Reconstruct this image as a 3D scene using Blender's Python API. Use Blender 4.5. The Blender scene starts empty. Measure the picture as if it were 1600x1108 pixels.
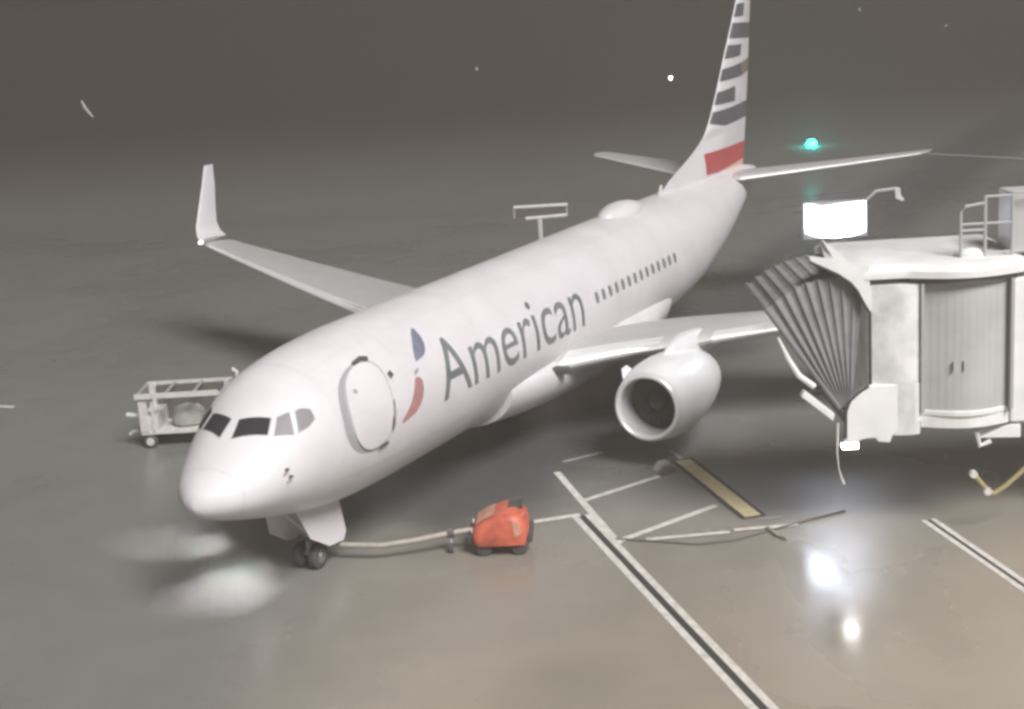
import bpy, bmesh, math, random
from mathutils import Vector, Matrix
random.seed(7)
S = bpy.context.scene
COL = S.collection
R = math.radians

# ------------------------------------------------------------------ camera
CAM = Vector((-24.29, -19.99, 12.94))
F = Vector((0.86718, 0.44118, -0.23099)); RT = Vector((0.44006, -0.89601, -0.05929)); UP = Vector((0.23313, 0.05023, 0.97115))
cd = bpy.data.cameras.new('camera'); cam = bpy.data.objects.new('camera', cd); COL.objects.link(cam)
m = Matrix.Identity(4)
for i in range(3):
    m[i][0] = RT[i]; m[i][1] = UP[i]; m[i][2] = -F[i]; m[i][3] = CAM[i]
cam.matrix_world = m
cd.sensor_width = 36; cd.lens = 36 * 2426.5 / 1600
cd.clip_start = .1; cd.clip_end = 4000
S.camera = cam

# ------------------------------------------------------------------ world: night sky lit from below by the airport
W = bpy.data.worlds.new('World'); S.world = W; W.use_nodes = True
bg = W.node_tree.nodes['Background']
bg.inputs[0].default_value = (1.0, .87, .76, 1); bg.inputs[1].default_value = .062

# ------------------------------------------------------------------ sun (stands for the bank of apron floodlights on the terminal)
sd = bpy.data.lights.new('sun', 'SUN'); sd.energy = 4.7; sd.angle = R(24); sd.color = (1, .985, .985)
sun = bpy.data.objects.new('sun', sd); COL.objects.link(sun)
sdir = Vector((-.50, -.76, .96)).normalized()
sun.rotation_euler = sdir.to_track_quat('Z', 'Y').to_euler(); sun.location = (-40, -60, 60)

S.view_settings.view_transform = 'Standard'; S.view_settings.look = 'None'
S.view_settings.exposure = .37; S.view_settings.gamma = 1
S.cycles.filter_width = 3.1
S.cycles.max_bounces = 8; S.cycles.volume_bounces = 1
S.cycles.sample_clamp_indirect = 4

# ------------------------------------------------------------------ materials
def mat(name, col, rough=.5, metal=0, spec=.5, coat=0, emit=None, es=0, noise=0, nscale=2, bump=0, col2=None, rvar=0):
    M = bpy.data.materials.new(name); M.use_nodes = True
    nt = M.node_tree; b = nt.nodes['Principled BSDF']
    b.inputs['Base Color'].default_value = (*col, 1); b.inputs['Roughness'].default_value = rough
    b.inputs['Metallic'].default_value = metal; b.inputs['Specular IOR Level'].default_value = spec
    b.inputs['Coat Weight'].default_value = coat; b.inputs['Coat Roughness'].default_value = .15
    if emit: b.inputs['Emission Color'].default_value = (*emit, 1); b.inputs['Emission Strength'].default_value = es
    if noise or bump or rvar:
        tc = nt.nodes.new('ShaderNodeTexCoord'); n = nt.nodes.new('ShaderNodeTexNoise')
        n.inputs['Scale'].default_value = nscale; n.inputs['Detail'].default_value = 6; n.inputs['Roughness'].default_value = .62
        nt.links.new(tc.outputs['Object'], n.inputs['Vector'])
        if noise:
            mx = nt.nodes.new('ShaderNodeMix'); mx.data_type = 'RGBA'
            c2 = col2 or tuple(c * (1 - noise) for c in col)
            mx.inputs['A'].default_value = (*c2, 1); mx.inputs['B'].default_value = (*col, 1)
            mr = nt.nodes.new('ShaderNodeMapRange'); mr.inputs[1].default_value = .35; mr.inputs[2].default_value = .6
            nt.links.new(n.outputs['Fac'], mr.inputs[0]); nt.links.new(mr.outputs[0], mx.inputs['Factor'])
            nt.links.new(mx.outputs['Result'], b.inputs['Base Color'])
        if rvar:
            m2 = nt.nodes.new('ShaderNodeMapRange'); m2.inputs[1].default_value = .3; m2.inputs[2].default_value = .7
            m2.inputs[3].default_value = max(.03, rough - rvar); m2.inputs[4].default_value = rough + rvar
            nt.links.new(n.outputs['Fac'], m2.inputs[0]); nt.links.new(m2.outputs[0], b.inputs['Roughness'])
        if bump:
            bp = nt.nodes.new('ShaderNodeBump'); bp.inputs['Strength'].default_value = bump; bp.inputs['Distance'].default_value = .03
            nt.links.new(n.outputs['Fac'], bp.inputs['Height']); nt.links.new(bp.outputs[0], b.inputs['Normal'])
    return M

M_white = mat('aircraft_white', (.735, .708, .728), .42, coat=.12, noise=.07, nscale=.9, rvar=.06)
M_wing = mat('wing_grey', (.51, .505, .50), .38, noise=.08, nscale=1.2)
M_slat = mat('slat_aluminium', (.86, .86, .86), .3, metal=.25)
M_cowl = mat('cowl_white', (.86, .86, .87), .34, coat=.25, noise=.06, nscale=1.5)
M_lip = mat('inlet_lip_metal', (.85, .85, .85), .3, metal=.3)
M_inlet = mat('inlet_grey', (.5, .5, .5), .5)
M_fan = mat('fan_titanium', (.085, .088, .085), .8)
M_dark = mat('dark_metal', (.07, .07, .075), .5)
M_glass = mat('cockpit_glass', (.035, .037, .042), .12, spec=.6)
M_glass2 = mat('side_glass', (.25, .235, .25), .45, spec=.4)
M_cwin = mat('cabin_window_glass', (.22, .23, .235), .25)
M_letter = mat('lettering_grey', (.19, .21, .215), .45, noise=.25, nscale=1.4)
M_blue = mat('emblem_blue', (.22, .235, .32), .4, noise=.3, nscale=3)
M_red = mat('emblem_red', (.50, .25, .24), .4, noise=.25, nscale=3)
M_fblue = mat('stripe_slate', (.115, .12, .135), .4, noise=.2, nscale=2)
M_fred = mat('stripe_red', (.50, .075, .075), .4, noise=.1, nscale=2)
M_forange = mat('stripe_peach', (.78, .48, .36), .4)
M_fbrown = mat('stripe_brown', (.22, .18, .12), .5)
M_seam = mat('door_seam_grey', (.36, .35, .37), .5)
M_mark = mat('door_hinge_dark', (.09, .085, .09), .5)
M_tyre = mat('tyre_rubber', (.075, .075, .076), .85)
M_rim = mat('rim_grey', (.16, .16, .16), .6)
M_strut = mat('gear_grey', (.55, .55, .55), .4)
M_bwhite = mat('bridge_white', (.87, .87, .86), .45, noise=.12, nscale=1.3, rvar=.08)
M_bdirt = mat('bridge_stained', (.84, .84, .83), .5, noise=.35, nscale=1.1)
M_curt = mat('curtain_grey', (.52, .525, .52), .5, noise=.12, nscale=.9, rvar=.1)
M_head = mat('header_dark', (.10, .105, .10), .5)
M_canopy = mat('canopy_fabric', (.28, .28, .29), .8, noise=.2, nscale=2.5, bump=.15)
M_canopy2 = mat('canopy_rib_fabric', (.21, .21, .215), .8)
M_pipe = mat('piping_dark', (.05, .05, .052), .7)
M_rail = mat('rail_galvanised', (.42, .42, .42), .5)
M_yellow = mat('yellow_paint', (.42, .36, .17), .5, noise=.2, nscale=3)
M_orange = mat('tug_orange_red', (.68, .155, .095), .45, noise=.3, nscale=3, rvar=.1)
M_orange2 = mat('tug_faded_orange', (.70, .36, .26), .5, noise=.3, nscale=3)
M_tube = mat('towbar_pale', (.42, .38, .33), .5, noise=.2, nscale=4)
M_cartw = mat('cart_white', (.72, .69, .66), .5, noise=.2, nscale=4)
M_cartd = mat('cart_dark', (.13, .115, .11), .7)
M_bag = mat('bag_grey', (.36, .36, .33), .8, noise=.2, nscale=4)
M_post = mat('lamp_post_grey', (.22, .22, .225), .5)
M_line = mat('line_white', (.80, .77, .71), .45, noise=.3, nscale=5)
M_linef = mat('line_faint', (.50, .485, .45), .4, noise=.3, nscale=3)
M_lined = mat('line_black', (.055, .052, .05), .5)
M_liney = mat('line_yellow', (.80, .69, .40), .45, noise=.15, nscale=4)
M_panel = mat('panel_light', (.9, .92, 1), .4, emit=(.76, .83, 1), es=26)
M_addlamp = mat('added_cab_lens', (1, 1, 1), .4, emit=(1, .98, .96), es=30)  # glowing lens of the lamp added under the cab
M_lampw = mat('lamp_white', (1, 1, 1), .4, emit=(1, .97, .93), es=14)
M_lampf = mat('lamp_dim', (1, 1, 1), .4, emit=(1, .97, .93), es=1.3)
M_green = mat('lamp_green', (.3, 1, .9), .4, emit=(.0022, .75, .62), es=280)
M_addlens = mat('added_belly_lens', (1, 1, 1), .3, emit=(1, .99, .95), es=6)  # glowing lens of the lamps added under the nose
M_nav = mat('nav_lens', (1, 1, 1), .3, emit=(.95, 1, 1), es=2)
M_paper = mat('scrap_white', (.6, .6, .6), .7)

# ground: wet concrete apron
G = bpy.data.materials.new('wet_concrete'); G.use_nodes = True
nt = G.node_tree; b = nt.nodes['Principled BSDF']
tc = nt.nodes.new('ShaderNodeTexCoord')
def nz(scale, det=5, rough=.55, dist=0):
    n = nt.nodes.new('ShaderNodeTexNoise'); n.inputs['Scale'].default_value = scale; n.inputs['Detail'].default_value = det
    n.inputs['Roughness'].default_value = rough; n.inputs['Distortion'].default_value = dist
    nt.links.new(tc.outputs['Object'], n.inputs['Vector']); return n
def mrange(src, a, b_, c, d):
    r_ = nt.nodes.new('ShaderNodeMapRange'); r_.interpolation_type = 'SMOOTHSTEP'
    for i, v in enumerate((a, b_, c, d)): r_.inputs[i + 1].default_value = v
    nt.links.new(src, r_.inputs[0]); return r_
wet = mrange(nz(.085, 4, .5, .4).outputs['Fac'], .40, .62, 0, 1)
fine = nz(.6, 7, .6)
grain = nz(9, 4, .6)
def math_(op, a, b_=None, c=None):
    n = nt.nodes.new('ShaderNodeMath'); n.operation = op
    for k, v in enumerate((a, b_, c)):
        if v is None: continue
        if isinstance(v, (int, float)): n.inputs[k].default_value = v
        else: nt.links.new(v, n.inputs[k])
    return n.outputs[0]
def mixc(f, a, b_, mode='MIX'):
    n = nt.nodes.new('ShaderNodeMix'); n.data_type = 'RGBA'; n.blend_type = mode
    for key, v in (('Factor', f), ('A', a), ('B', b_)):
        if isinstance(v, tuple): n.inputs[key].default_value = (*v, 1)
        elif isinstance(v, (int, float)): n.inputs[key].default_value = v
        else: nt.links.new(v, n.inputs[key])
    return n.outputs['Result']
sx = nt.nodes.new('ShaderNodeSeparateXYZ'); nt.links.new(tc.outputs['Object'], sx.inputs[0])
big = nz(.05, 3, .5).outputs['Fac']; warp = nz(.35, 5, .6).outputs['Fac']
# grey slabs; light pool painted pale at the gate, falloff painted dark far out
u_ = math_('ADD', math_('MULTIPLY', sx.outputs[0], .44), math_('MULTIPLY', sx.outputs[1], -.90))      # along the terminal
v_ = math_('ADD', math_('MULTIPLY', sx.outputs[0], .90), math_('MULTIPLY', sx.outputs[1], .44))       # away from it
vn = math_('ADD', v_, math_('MULTIPLY', math_('SUBTRACT', big, .5), 14)); un = math_('ADD', u_, math_('MULTIPLY', math_('SUBTRACT', big, .5), 10))
light_pool = math_('MULTIPLY', mrange(vn, 12, -2, 0, 1).outputs[0], mrange(un, -1, 8, 0, 1).outputs[0])
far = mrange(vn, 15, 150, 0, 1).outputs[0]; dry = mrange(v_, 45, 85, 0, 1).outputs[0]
c1 = mixc(light_pool, (.215, .217, .203), (.385, .335, .268))
c1 = mixc(math_('MULTIPLY', wet.outputs[0], .20), c1, (.17, .172, .17))
c1 = mixc(far, c1, (.060, .050, .044))  # ground colour darkened outwards to imitate the fading light
fr = mrange(fine.outputs['Fac'], .3, .7, .95, 1.03)
c1 = mixc(1, c1, fr.outputs[0], 'MULTIPLY')
# standing puddles
pud = None
puda = 0.0
for (px, py, pr, pl, pro) in ((6.75, -11.27, .55, 2.1, .17), (4.05, -12.60, .6, 2.0, .22), (8.6, -9.0, 1.0, 1.6, .24), (-1, -9, 1.4, 2.6, .22)):
    pu, pv_ = px * .44 - py * .90, px * .90 + py * .44
    du = math_('DIVIDE', math_('SUBTRACT', u_, pu), pr); dv = math_('DIVIDE', math_('SUBTRACT', v_, pv_), pl)
    d = math_('SQRT', math_('ADD', math_('MULTIPLY', du, du), math_('MULTIPLY', dv, dv)))
    d = math_('ADD', d, math_('MULTIPLY', math_('SUBTRACT', warp, .5), 1.5)); pr = 1
    q = mrange(d, pr * 1.5, pr * .2, 0, 1).outputs[0]; pud = q if pud is None else math_('MAXIMUM', pud, q); puda = math_('MAXIMUM', puda, math_('MULTIPLY', q, .36 - pro))
# shade under the fuselage, painted as a dark strip along the stand's centreline
belly_shade = math_('MULTIPLY', mrange(math_('ADD', math_('ABSOLUTE', math_('ADD', sx.outputs[1], .6)), math_('MULTIPLY', math_('SUBTRACT', warp, .5), 4)), 4.2, 1.2, 0, 1).outputs[0], mrange(math_('ADD', sx.outputs[0], math_('MULTIPLY', math_('SUBTRACT', warp, .5), 5)), 4.5, 9, 0, 1).outputs[0])
c1 = mixc(math_('MULTIPLY', belly_shade, .85), c1, (.075, .078, .078))
c1 = mixc(math_('MULTIPLY', pud, .25), c1, (.17, .167, .16))
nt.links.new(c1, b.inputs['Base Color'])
rr = math_('MULTIPLY_ADD', wet.outputs[0], -.13, .36)
rr = math_('ADD', rr, math_('MULTIPLY', math_('SUBTRACT', fine.outputs['Fac'], .5), .12))
rr = math_('MAXIMUM', math_('SUBTRACT', rr, puda), .12)
rr = math_('MAXIMUM', rr, math_('MULTIPLY', dry, .85))
nt.links.new(rr, b.inputs['Roughness'])
bp = nt.nodes.new('ShaderNodeBump'); bp.inputs['Strength'].default_value = .12; bp.inputs['Distance'].default_value = .02
nt.links.new(grain.outputs['Fac'], bp.inputs['Height']); nt.links.new(bp.outputs[0], b.inputs['Normal'])
nt.links.new(math_('MULTIPLY_ADD', dry, -.5, .5), b.inputs['Specular IOR Level'])
M_ground = G

# ------------------------------------------------------------------ helpers (all shapes are given in world metres)
ROOTM = {}
def wm(o): return ROOTM[o.name] if o and o.name in ROOTM else (wm(o.parent) if o and o.parent else Matrix.Identity(4))
def link(o, parent=None):
    COL.objects.link(o)
    if parent: o.parent = parent
    return o
def tag(o, label=None, cat=None, group=None, kind=None):
    if label: o['label'] = label
    if cat: o['category'] = cat
    if group: o['group'] = group
    if kind: o['kind'] = kind
    return o
def thing(name, loc, label, cat, rz=0, group=None):
    o = bpy.data.objects.new(name, None); link(o); o.location = loc; o.rotation_euler = (0, 0, rz); o.empty_display_size = .3
    ROOTM[o.name] = Matrix.Translation(loc) @ Matrix.Rotation(rz, 4, 'Z')
    return tag(o, label, cat, group)
class MB:
    def __init__(s): s.v = []; s.f = []
    def add(s, vs, fs):
        k = len(s.v); s.v += [Vector(v) for v in vs]; s.f += [tuple(i + k for i in f) for f in fs]; return s
    def box(s, c, size, rz=0, ry=0, rx=0):
        M_ = Matrix.Rotation(rz, 3, 'Z') @ Matrix.Rotation(ry, 3, 'Y') @ Matrix.Rotation(rx, 3, 'X')
        h = Vector(size) / 2
        vs = [Vector(c) + M_ @ Vector((x * h.x, y * h.y, z * h.z)) for x in (-1, 1) for y in (-1, 1) for z in (-1, 1)]
        return s.add(vs, [(0, 1, 3, 2), (4, 6, 7, 5), (0, 4, 5, 1), (2, 3, 7, 6), (0, 2, 6, 4), (1, 5, 7, 3)])
    def rings(s, rings, closed=True, caps=True):
        n = len(rings[0]); vs = [p for r in rings for p in r]; fs = []
        for i in range(len(rings) - 1):
            for j in range(n if closed else n - 1):
                k = (j + 1) % n
                fs.append((i * n + j, i * n + k, (i + 1) * n + k, (i + 1) * n + j))
        if caps and closed:
            fs.append(tuple(range(n - 1, -1, -1))); fs.append(tuple((len(rings) - 1) * n + j for j in range(n)))
        return s.add(vs, fs)
    def tube(s, pts, rad, n=8):
        pts = [Vector(p) for p in pts]; rs = rad if isinstance(rad, (list, tuple)) else [rad] * len(pts); rg = []
        for i, p in enumerate(pts):
            d = (pts[min(i + 1, len(pts) - 1)] - pts[max(i - 1, 0)]).normalized()
            a = d.cross(Vector((0, 0, 1)) if abs(d.z) < .95 else Vector((1, 0, 0))).normalized(); b_ = d.cross(a)
            rg.append([p + rs[i] * (math.cos(t) * a + math.sin(t) * b_) for t in [2 * math.pi * k / n for k in range(n)]])
        return s.rings(rg)
    def lathe(s, c, axis, prof, n=40):
        c = Vector(c); d = Vector(axis).normalized(); a = d.cross(Vector((0, 0, 1)) if abs(d.z) < .95 else Vector((1, 0, 0))).normalized(); b_ = d.cross(a)
        return s.rings([[c + d * t + r * (math.cos(q) * a + math.sin(q) * b_) for q in [2 * math.pi * k / n for k in range(n)]] for t, r in prof], caps=False)
    def prism(s, poly, d):
        n = len(poly); d = Vector(d); P = [Vector(p) for p in poly]
        return s.add(P + [p + d for p in P], [tuple(range(n - 1, -1, -1)), tuple(range(n, 2 * n))] + [(i, (i + 1) % n, n + (i + 1) % n, n + i) for i in range(n)])
    def build(s, name, material, parent=None, smooth=False, bevel=0, angle=None):
        M_ = wm(parent).inverted() if parent else Matrix.Identity(4)
        me = bpy.data.meshes.new(name); me.from_pydata([M_ @ v for v in s.v], [], s.f)
        bm = bmesh.new(); bm.from_mesh(me); bmesh.ops.recalc_face_normals(bm, faces=bm.faces)
        if smooth:
            for f in bm.faces: f.smooth = True
            for e in bm.edges:
                if len(e.link_faces) == 2 and e.calc_face_angle(0) > R(angle or 40): e.smooth = False
        bm.to_mesh(me); bm.free()
        me.materials.append(material)
        o = bpy.data.objects.new(name, me); link(o, parent)
        if bevel:
            md = o.modifiers.new('bevel', 'BEVEL'); md.width = bevel; md.segments = 2; md.limit_method = 'ANGLE'
        return o
def pchip(xs, ys):
    n = len(xs); h = [xs[i + 1] - xs[i] for i in range(n - 1)]; d = [(ys[i + 1] - ys[i]) / h[i] for i in range(n - 1)]; mm = [0] * n
    mm[0], mm[-1] = d[0], d[-1]
    for i in range(1, n - 1):
        if d[i - 1] * d[i] > 0:
            w1 = 2 * h[i] + h[i - 1]; w2 = h[i] + 2 * h[i - 1]; mm[i] = (w1 + w2) / (w1 / d[i - 1] + w2 / d[i])
    def f(x):
        x = min(max(x, xs[0]), xs[-1]); i = 0
        while i < n - 2 and x > xs[i + 1]: i += 1
        t = (x - xs[i]) / h[i]
        return (2*t**3 - 3*t*t + 1) * ys[i] + (t**3 - 2*t*t + t) * h[i] * mm[i] + (-2*t**3 + 3*t*t) * ys[i + 1] + (t**3 - t*t) * h[i] * mm[i + 1]
    return f

# ------------------------------------------------------------------ ground, markings
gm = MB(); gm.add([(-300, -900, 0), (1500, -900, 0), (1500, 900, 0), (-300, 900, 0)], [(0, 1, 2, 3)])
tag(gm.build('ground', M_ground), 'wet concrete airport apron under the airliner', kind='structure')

def line(name, p, q, w, material, z=.004, label=None, ext=0):
    p = Vector((*p, z)); q = Vector((*q, z)); d = (q - p).normalized(); p -= d * ext; q += d * ext; n = Vector((-d.y, d.x, 0)) * w / 2
    o = MB().add([p + n, q + n, q - n, p - n], [(0, 1, 2, 3)]).build(name, material)
    return tag(o, label, kind='structure')
def par(p, q, off):
    d = (Vector(q) - Vector(p)).normalized(); n = Vector((-d.y, d.x)) * off
    return (p[0] + n.x, p[1] + n.y), (q[0] + n.x, q[1] + n.y)
b0, b1 = (9.10, -4.66), (-4.5, -16.3)
line('painted_line', *par(b0, b1, 0), .17, M_lined, .004, 'black stripe inside the long double white line')
line('painted_line', *par(b0, b1, .17), .17, M_line, .008, 'white stripe on the bridge side of the long double line')
line('painted_line', *par(b0, b1, -.17), .17, M_line, .008, 'white stripe on the plane side of the long double line')
line('painted_line', (12.12, -2.61), (7.5, -6.33), .19, M_line, .012, 'white diagonal line beside the engine joining the double line')
line('painted_line', (10.1, -4.27), (12.51, -5.43), .19, M_line, .016, 'short white crossbar nearest the engine')
line('painted_line', (7.66, -6.26), (10.74, -7.64), .21, M_line, .016, 'white crossbar running to the yellow line')
line('painted_line', (14.1, -5.48), (10.15, -8.81), .66, M_lined, .020, 'black border of the short yellow line')
line('painted_line', (14.0, -5.56), (10.22, -8.75), .42, M_liney, .024, 'short yellow line with black border by the engine')
line('painted_line', (14.75, -4.93), (14.1, -5.48), .14, M_linef, .020, 'faint white stub at the far end of the yellow line')
line('painted_line', (13.01, -2.4), (14.13, -3.12), .14, M_linef, .012, 'faint short white line under the engine')
line('painted_line', (7.95, -6.85), (9.0, -8.56), .18, M_line, .020, 'white line fanning from the crossbar towards the bridge')
line('painted_line', (9.15, -8.62), (9.95, -9.95), .18, M_line, .024, 'pale worn continuation of the fanning white line')
line('painted_line', (10.02, -8.95), (10.4, -9.45), .12, M_linef, .028, 'small pale patch at the near end of the yellow line')
line('painted_line', (8.30, -3.72), (9.12, -4.62), .22, M_line, .012, 'pale line between the orange tug and the double line')
r0, r1 = (11.19, -12.76), (2.0, -19.9)
line('painted_line', *par(r0, r1, 0), .12, M_lined, .004, 'black stripe inside the double line below the bridge')
line('painted_line', *par(r0, r1, .12), .14, M_line, .008, 'upper white stripe of the double line below the bridge')
line('painted_line', *par(r0, r1, -.12), .14, M_line, .008, 'lower white stripe of the double line below the bridge')
line('painted_line', (13.45, 21.5), (13.66, 18.41), .22, M_line, .004, 'short white line at the left edge of the apron')
line('painted_line', (84.07, 2.17), (74, -20), .55, M_linef, .004, 'faint taxiway line beyond the tailplane')

# ------------------------------------------------------------------ airliner
AX = (14, 0, 0)
plane = thing('airliner', AX, 'white twin-engine airliner with grey lettering and striped tail parked on wet apron', 'airliner')
PX = [0, .06, .2, .5, 1.0, 1.35, 1.9, 2.6, 3.5, 5, 6.5, 10, 24, 27, 30, 34, 36.5, 38.0]
TOP = pchip(PX, [2.82, 3.00, 3.17, 3.38, 3.70, 3.95, 4.36, 4.84, 5.12, 5.30, 5.36, 5.36, 5.36, 5.36, 5.36, 5.34, 5.28, 5.08])
BOT = pchip(PX, [2.74, 2.62, 2.50, 2.36, 2.19, 2.09, 1.93, 1.76, 1.57, 1.41, 1.36, 1.35, 1.35, 1.62, 2.25, 3.40, 4.20, 4.68])
HW = pchip(PX, [.02, .24, .46, .77, 1.10, 1.26, 1.46, 1.65, 1.78, 1.87, 1.88, 1.88, 1.88, 1.83, 1.55, .98, .5, .2])
def fs(x, ang, off=0, side=-1):
    """point of the fuselage skin; ang in degrees up from the widest line on the port side"""
    t, bo, w = TOP(x), BOT(x), HW(x); a = R(ang); zc, hh = (t + bo) / 2, (t - bo) / 2
    p = Vector((x, side * w * math.cos(a), zc + hh * math.sin(a)))
    n = Vector((0, side * math.cos(a) / max(w, .05), math.sin(a) / max(hh, .05)))
    e = .05; dx = Vector((2*e, side * (HW(x+e) - HW(x-e)) * math.cos(a), ((TOP(x+e)+BOT(x+e)-TOP(x-e)-BOT(x-e)) + (TOP(x+e)-BOT(x+e)-TOP(x-e)+BOT(x-e)) * math.sin(a)) / 2))
    da = Vector((0, -side * w * math.sin(a), hh * math.cos(a)))
    n2 = dx.cross(da)
    if n2.length > 1e-6:
        n2.normalize(); n = n2 if n2.dot(n) > 0 else -n2
    return p + n.normalized() * off
xs = [0, .02, .06, .12, .2, .3, .42] + [.5 + .12 * i for i in range(26)] + [3.7 + .3 * i for i in range(11)] + [7 + 1.0 * i for i in range(17)] + [24 + .5 * i for i in range(29)]
mb = MB(); mb.rings([[fs(x, a * 360 / 72) for a in range(72)] for x in xs])
fus = mb.build('fuselage', M_white, plane, smooth=True, angle=60)

def patch(name, poly, material, parent, off=.006, side=-1, step=6, thick=0, smooth=True):
    """a flat outline in (x, angle) laid on the fuselage skin"""
    bm = bmesh.new(); f = bm.faces.new([bm.verts.new((p[0], p[1], 0)) for p in poly])
    bmesh.ops.triangulate(bm, faces=[f])
    lo, hi = min(p[1] for p in poly), max(p[1] for p in poly); a = math.floor(lo / step) * step + step
    while a < hi:
        bmesh.ops.bisect_plane(bm, geom=bm.verts[:] + bm.edges[:] + bm.faces[:], plane_co=(0, a, 0), plane_no=(0, 1, 0)); a += step
    lo, hi = min(p[0] for p in poly), max(p[0] for p in poly); a = lo + .25
    while a < hi:
        bmesh.ops.bisect_plane(bm, geom=bm.verts[:] + bm.edges[:] + bm.faces[:], plane_co=(a, 0, 0), plane_no=(1, 0, 0)); a += .25
    return skin(bm, name, material, parent, off, side, thick)
def skin(bm, name, material, parent, off, side=-1, thick=0):
    if thick:
        r_ = bmesh.ops.extrude_face_region(bm, geom=bm.faces[:])
        for g_ in r_['geom']:
            if isinstance(g_, bmesh.types.BMVert): g_.co.z = 1
    Mi = wm(parent).inverted()
    for v in bm.verts: v.co = Mi @ fs(v.co.x, v.co.y, off - (thick if (thick and v.co.z < .5) else 0), side)
    bmesh.ops.recalc_face_normals(bm, faces=bm.faces)
    if not thick:
        bm.normal_update()
        for f in bm.faces:
            f.smooth = True
    me = bpy.data.meshes.new(name); bm.to_mesh(me); bm.free(); me.materials.append(material)
    return link(bpy.data.objects.new(name, me), parent)
def rrect(x0, x1, a0, a1, rx, ra, n=4):
    out = []
    for cx, ca, q in ((x1 - rx, a1 - ra, 0), (x0 + rx, a1 - ra, 90), (x0 + rx, a0 + ra, 180), (x1 - rx, a0 + ra, 270)):
        for k in range(n + 1):
            t = R(q + 90 * k / n); out.append((cx + rx * math.cos(t), ca + ra * math.sin(t)))
    return out
def chaikin(poly, n=2):
    for _ in range(n):
        out = []
        for i in range(len(poly)):
            a, c = Vector(poly[i]), Vector(poly[(i + 1) % len(poly)])
            out += [tuple(a * .75 + c * .25), tuple(a * .25 + c * .75)]
        poly = out
    return poly

# cockpit glazing: six panes
W1 = [(1.72, 85.5), (1.96, 59.5), (1.66, 52.5), (1.33, 82.5)]
W2 = [(2.04, 55), (2.26, 49.5), (2.04, 33.5), (1.74, 46.5)]
W3 = [(2.37, 46), (2.50, 44), (2.66, 38.5), (2.62, 30.5), (2.40, 29), (2.15, 31.5)]
for poly, mm_ in ((W1, M_glass), (W2, M_glass2), (W3, M_glass2)):
    for side in (-1, 1):
        patch('windshield_frame', [(sum(p[0] for p in poly) / len(poly) + (q[0] - sum(p[0] for p in poly) / len(poly)) * 1.1, sum(p[1] for p in poly) / len(poly) + (q[1] - sum(p[1] for p in poly) / len(poly)) * 1.07) for q in poly], M_seam, fus, .004, side)
        patch('cockpit_window', poly if poly is not W3 else chaikin(poly, 1), mm_ if side < 0 else M_glass, fus, .009, side)
# forward door with its dark seal
DR = [(4.55, 49), (5.28, 43), (5.20, 16), (5.02, -4.3), (4.52, -12.6), (3.87, -10.4), (3.50, 6.5), (3.74, 37.5)]
cx = sum(p[0] for p in DR) / 8; ca = sum(p[1] for p in DR) / 8
patch('door_seal', chaikin([(cx + (p[0] - cx) * 1.22 - .07, ca + (p[1] - ca) * 1.07) for p in DR]), M_seam, fus, .005)
dr = patch('door', chaikin(DR), M_white, fus, .05, thick=.05)
for poly in ([(4.55, 50), (4.95, 51.5), (5.18, 48.6), (5.10, 45.6), (4.9, 48.5), (4.62, 47)],
             [(4.47, -14), (4.85, -13), (4.82, -10.6), (4.45, -11.6)],
             [(5.03, -6), (5.12, 1), (5.06, 5), (4.97, -2)],
             [(5.46, 28), (5.60, 29), (5.55, 33), (5.42, 32)]):
    patch('door_hinge', poly, M_mark, fus, .054)
patch('door_hinge', [(5.20, 14), (5.13, 5), (5.07, -2), (5.12, -3), (5.22, 6), (5.27, 15)], M_seam, fus, .056)
patch('door_handle', rrect(3.98, 4.10, 29.5, 33, .03, .8), M_seam, fus, .058)
# panel joints round the barrel, and small probes beside the nose
M_joint = mat('panel_joint', (.60, .58, .60), .5)
for x in (.62, 3.25, 6.05, 9.9, 14.9, 18.9, 22.9, 26.8, 30.4):
    MB().rings([[fs(xx, a * 6, .004) for a in range(60)] for xx in (x, x + .016)], caps=False).build('panel_joint', M_joint, fus, smooth=True)
for a0 in (62, -28):
    MB().rings([[fs(x, a0 + da, .004) for x in [3.3 + .4 * k for k in range(64)]] for da in (0, .5)], closed=False, caps=False).build('panel_joint', M_joint, fus, smooth=True)
for x, a in ((1.55, 12), (1.6, 2)):
    p = fs(x, a, 0); MB().tube([p, p + Vector((0, -.09, 0)), p + Vector((-.16, -.10, 0))], .02, 6).build('probe', M_mark, fus)
# cabin windows
for k in range(14):
    x = 17.05 + .508 * k
    for side in (-1, 1):
        patch('cabin_window', rrect(x, x + .25, 7.5, 17.5, .1, 4), M_cwin, fus, .006, side)
# emblem
patch('emblem_wing', chaikin([(7.62, 57), (7.10, 45), (6.68, 30), (6.95, 30.5), (7.32, 33), (7.55, 42)], 1), M_blue, fus, .006)
patch('emblem_wing', chaikin([(6.42, 21.5), (6.22, 13), (5.95, 5), (5.40, -4.5), (5.75, -4.2), (6.28, -1), (6.62, 8), (6.72, 18)], 1), M_red, fus, .006)
patch('emblem_beak', [(6.50, 25), (6.75, 26), (6.6, 22.5), (6.42, 22)], M_seam, fus, .007)
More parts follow.
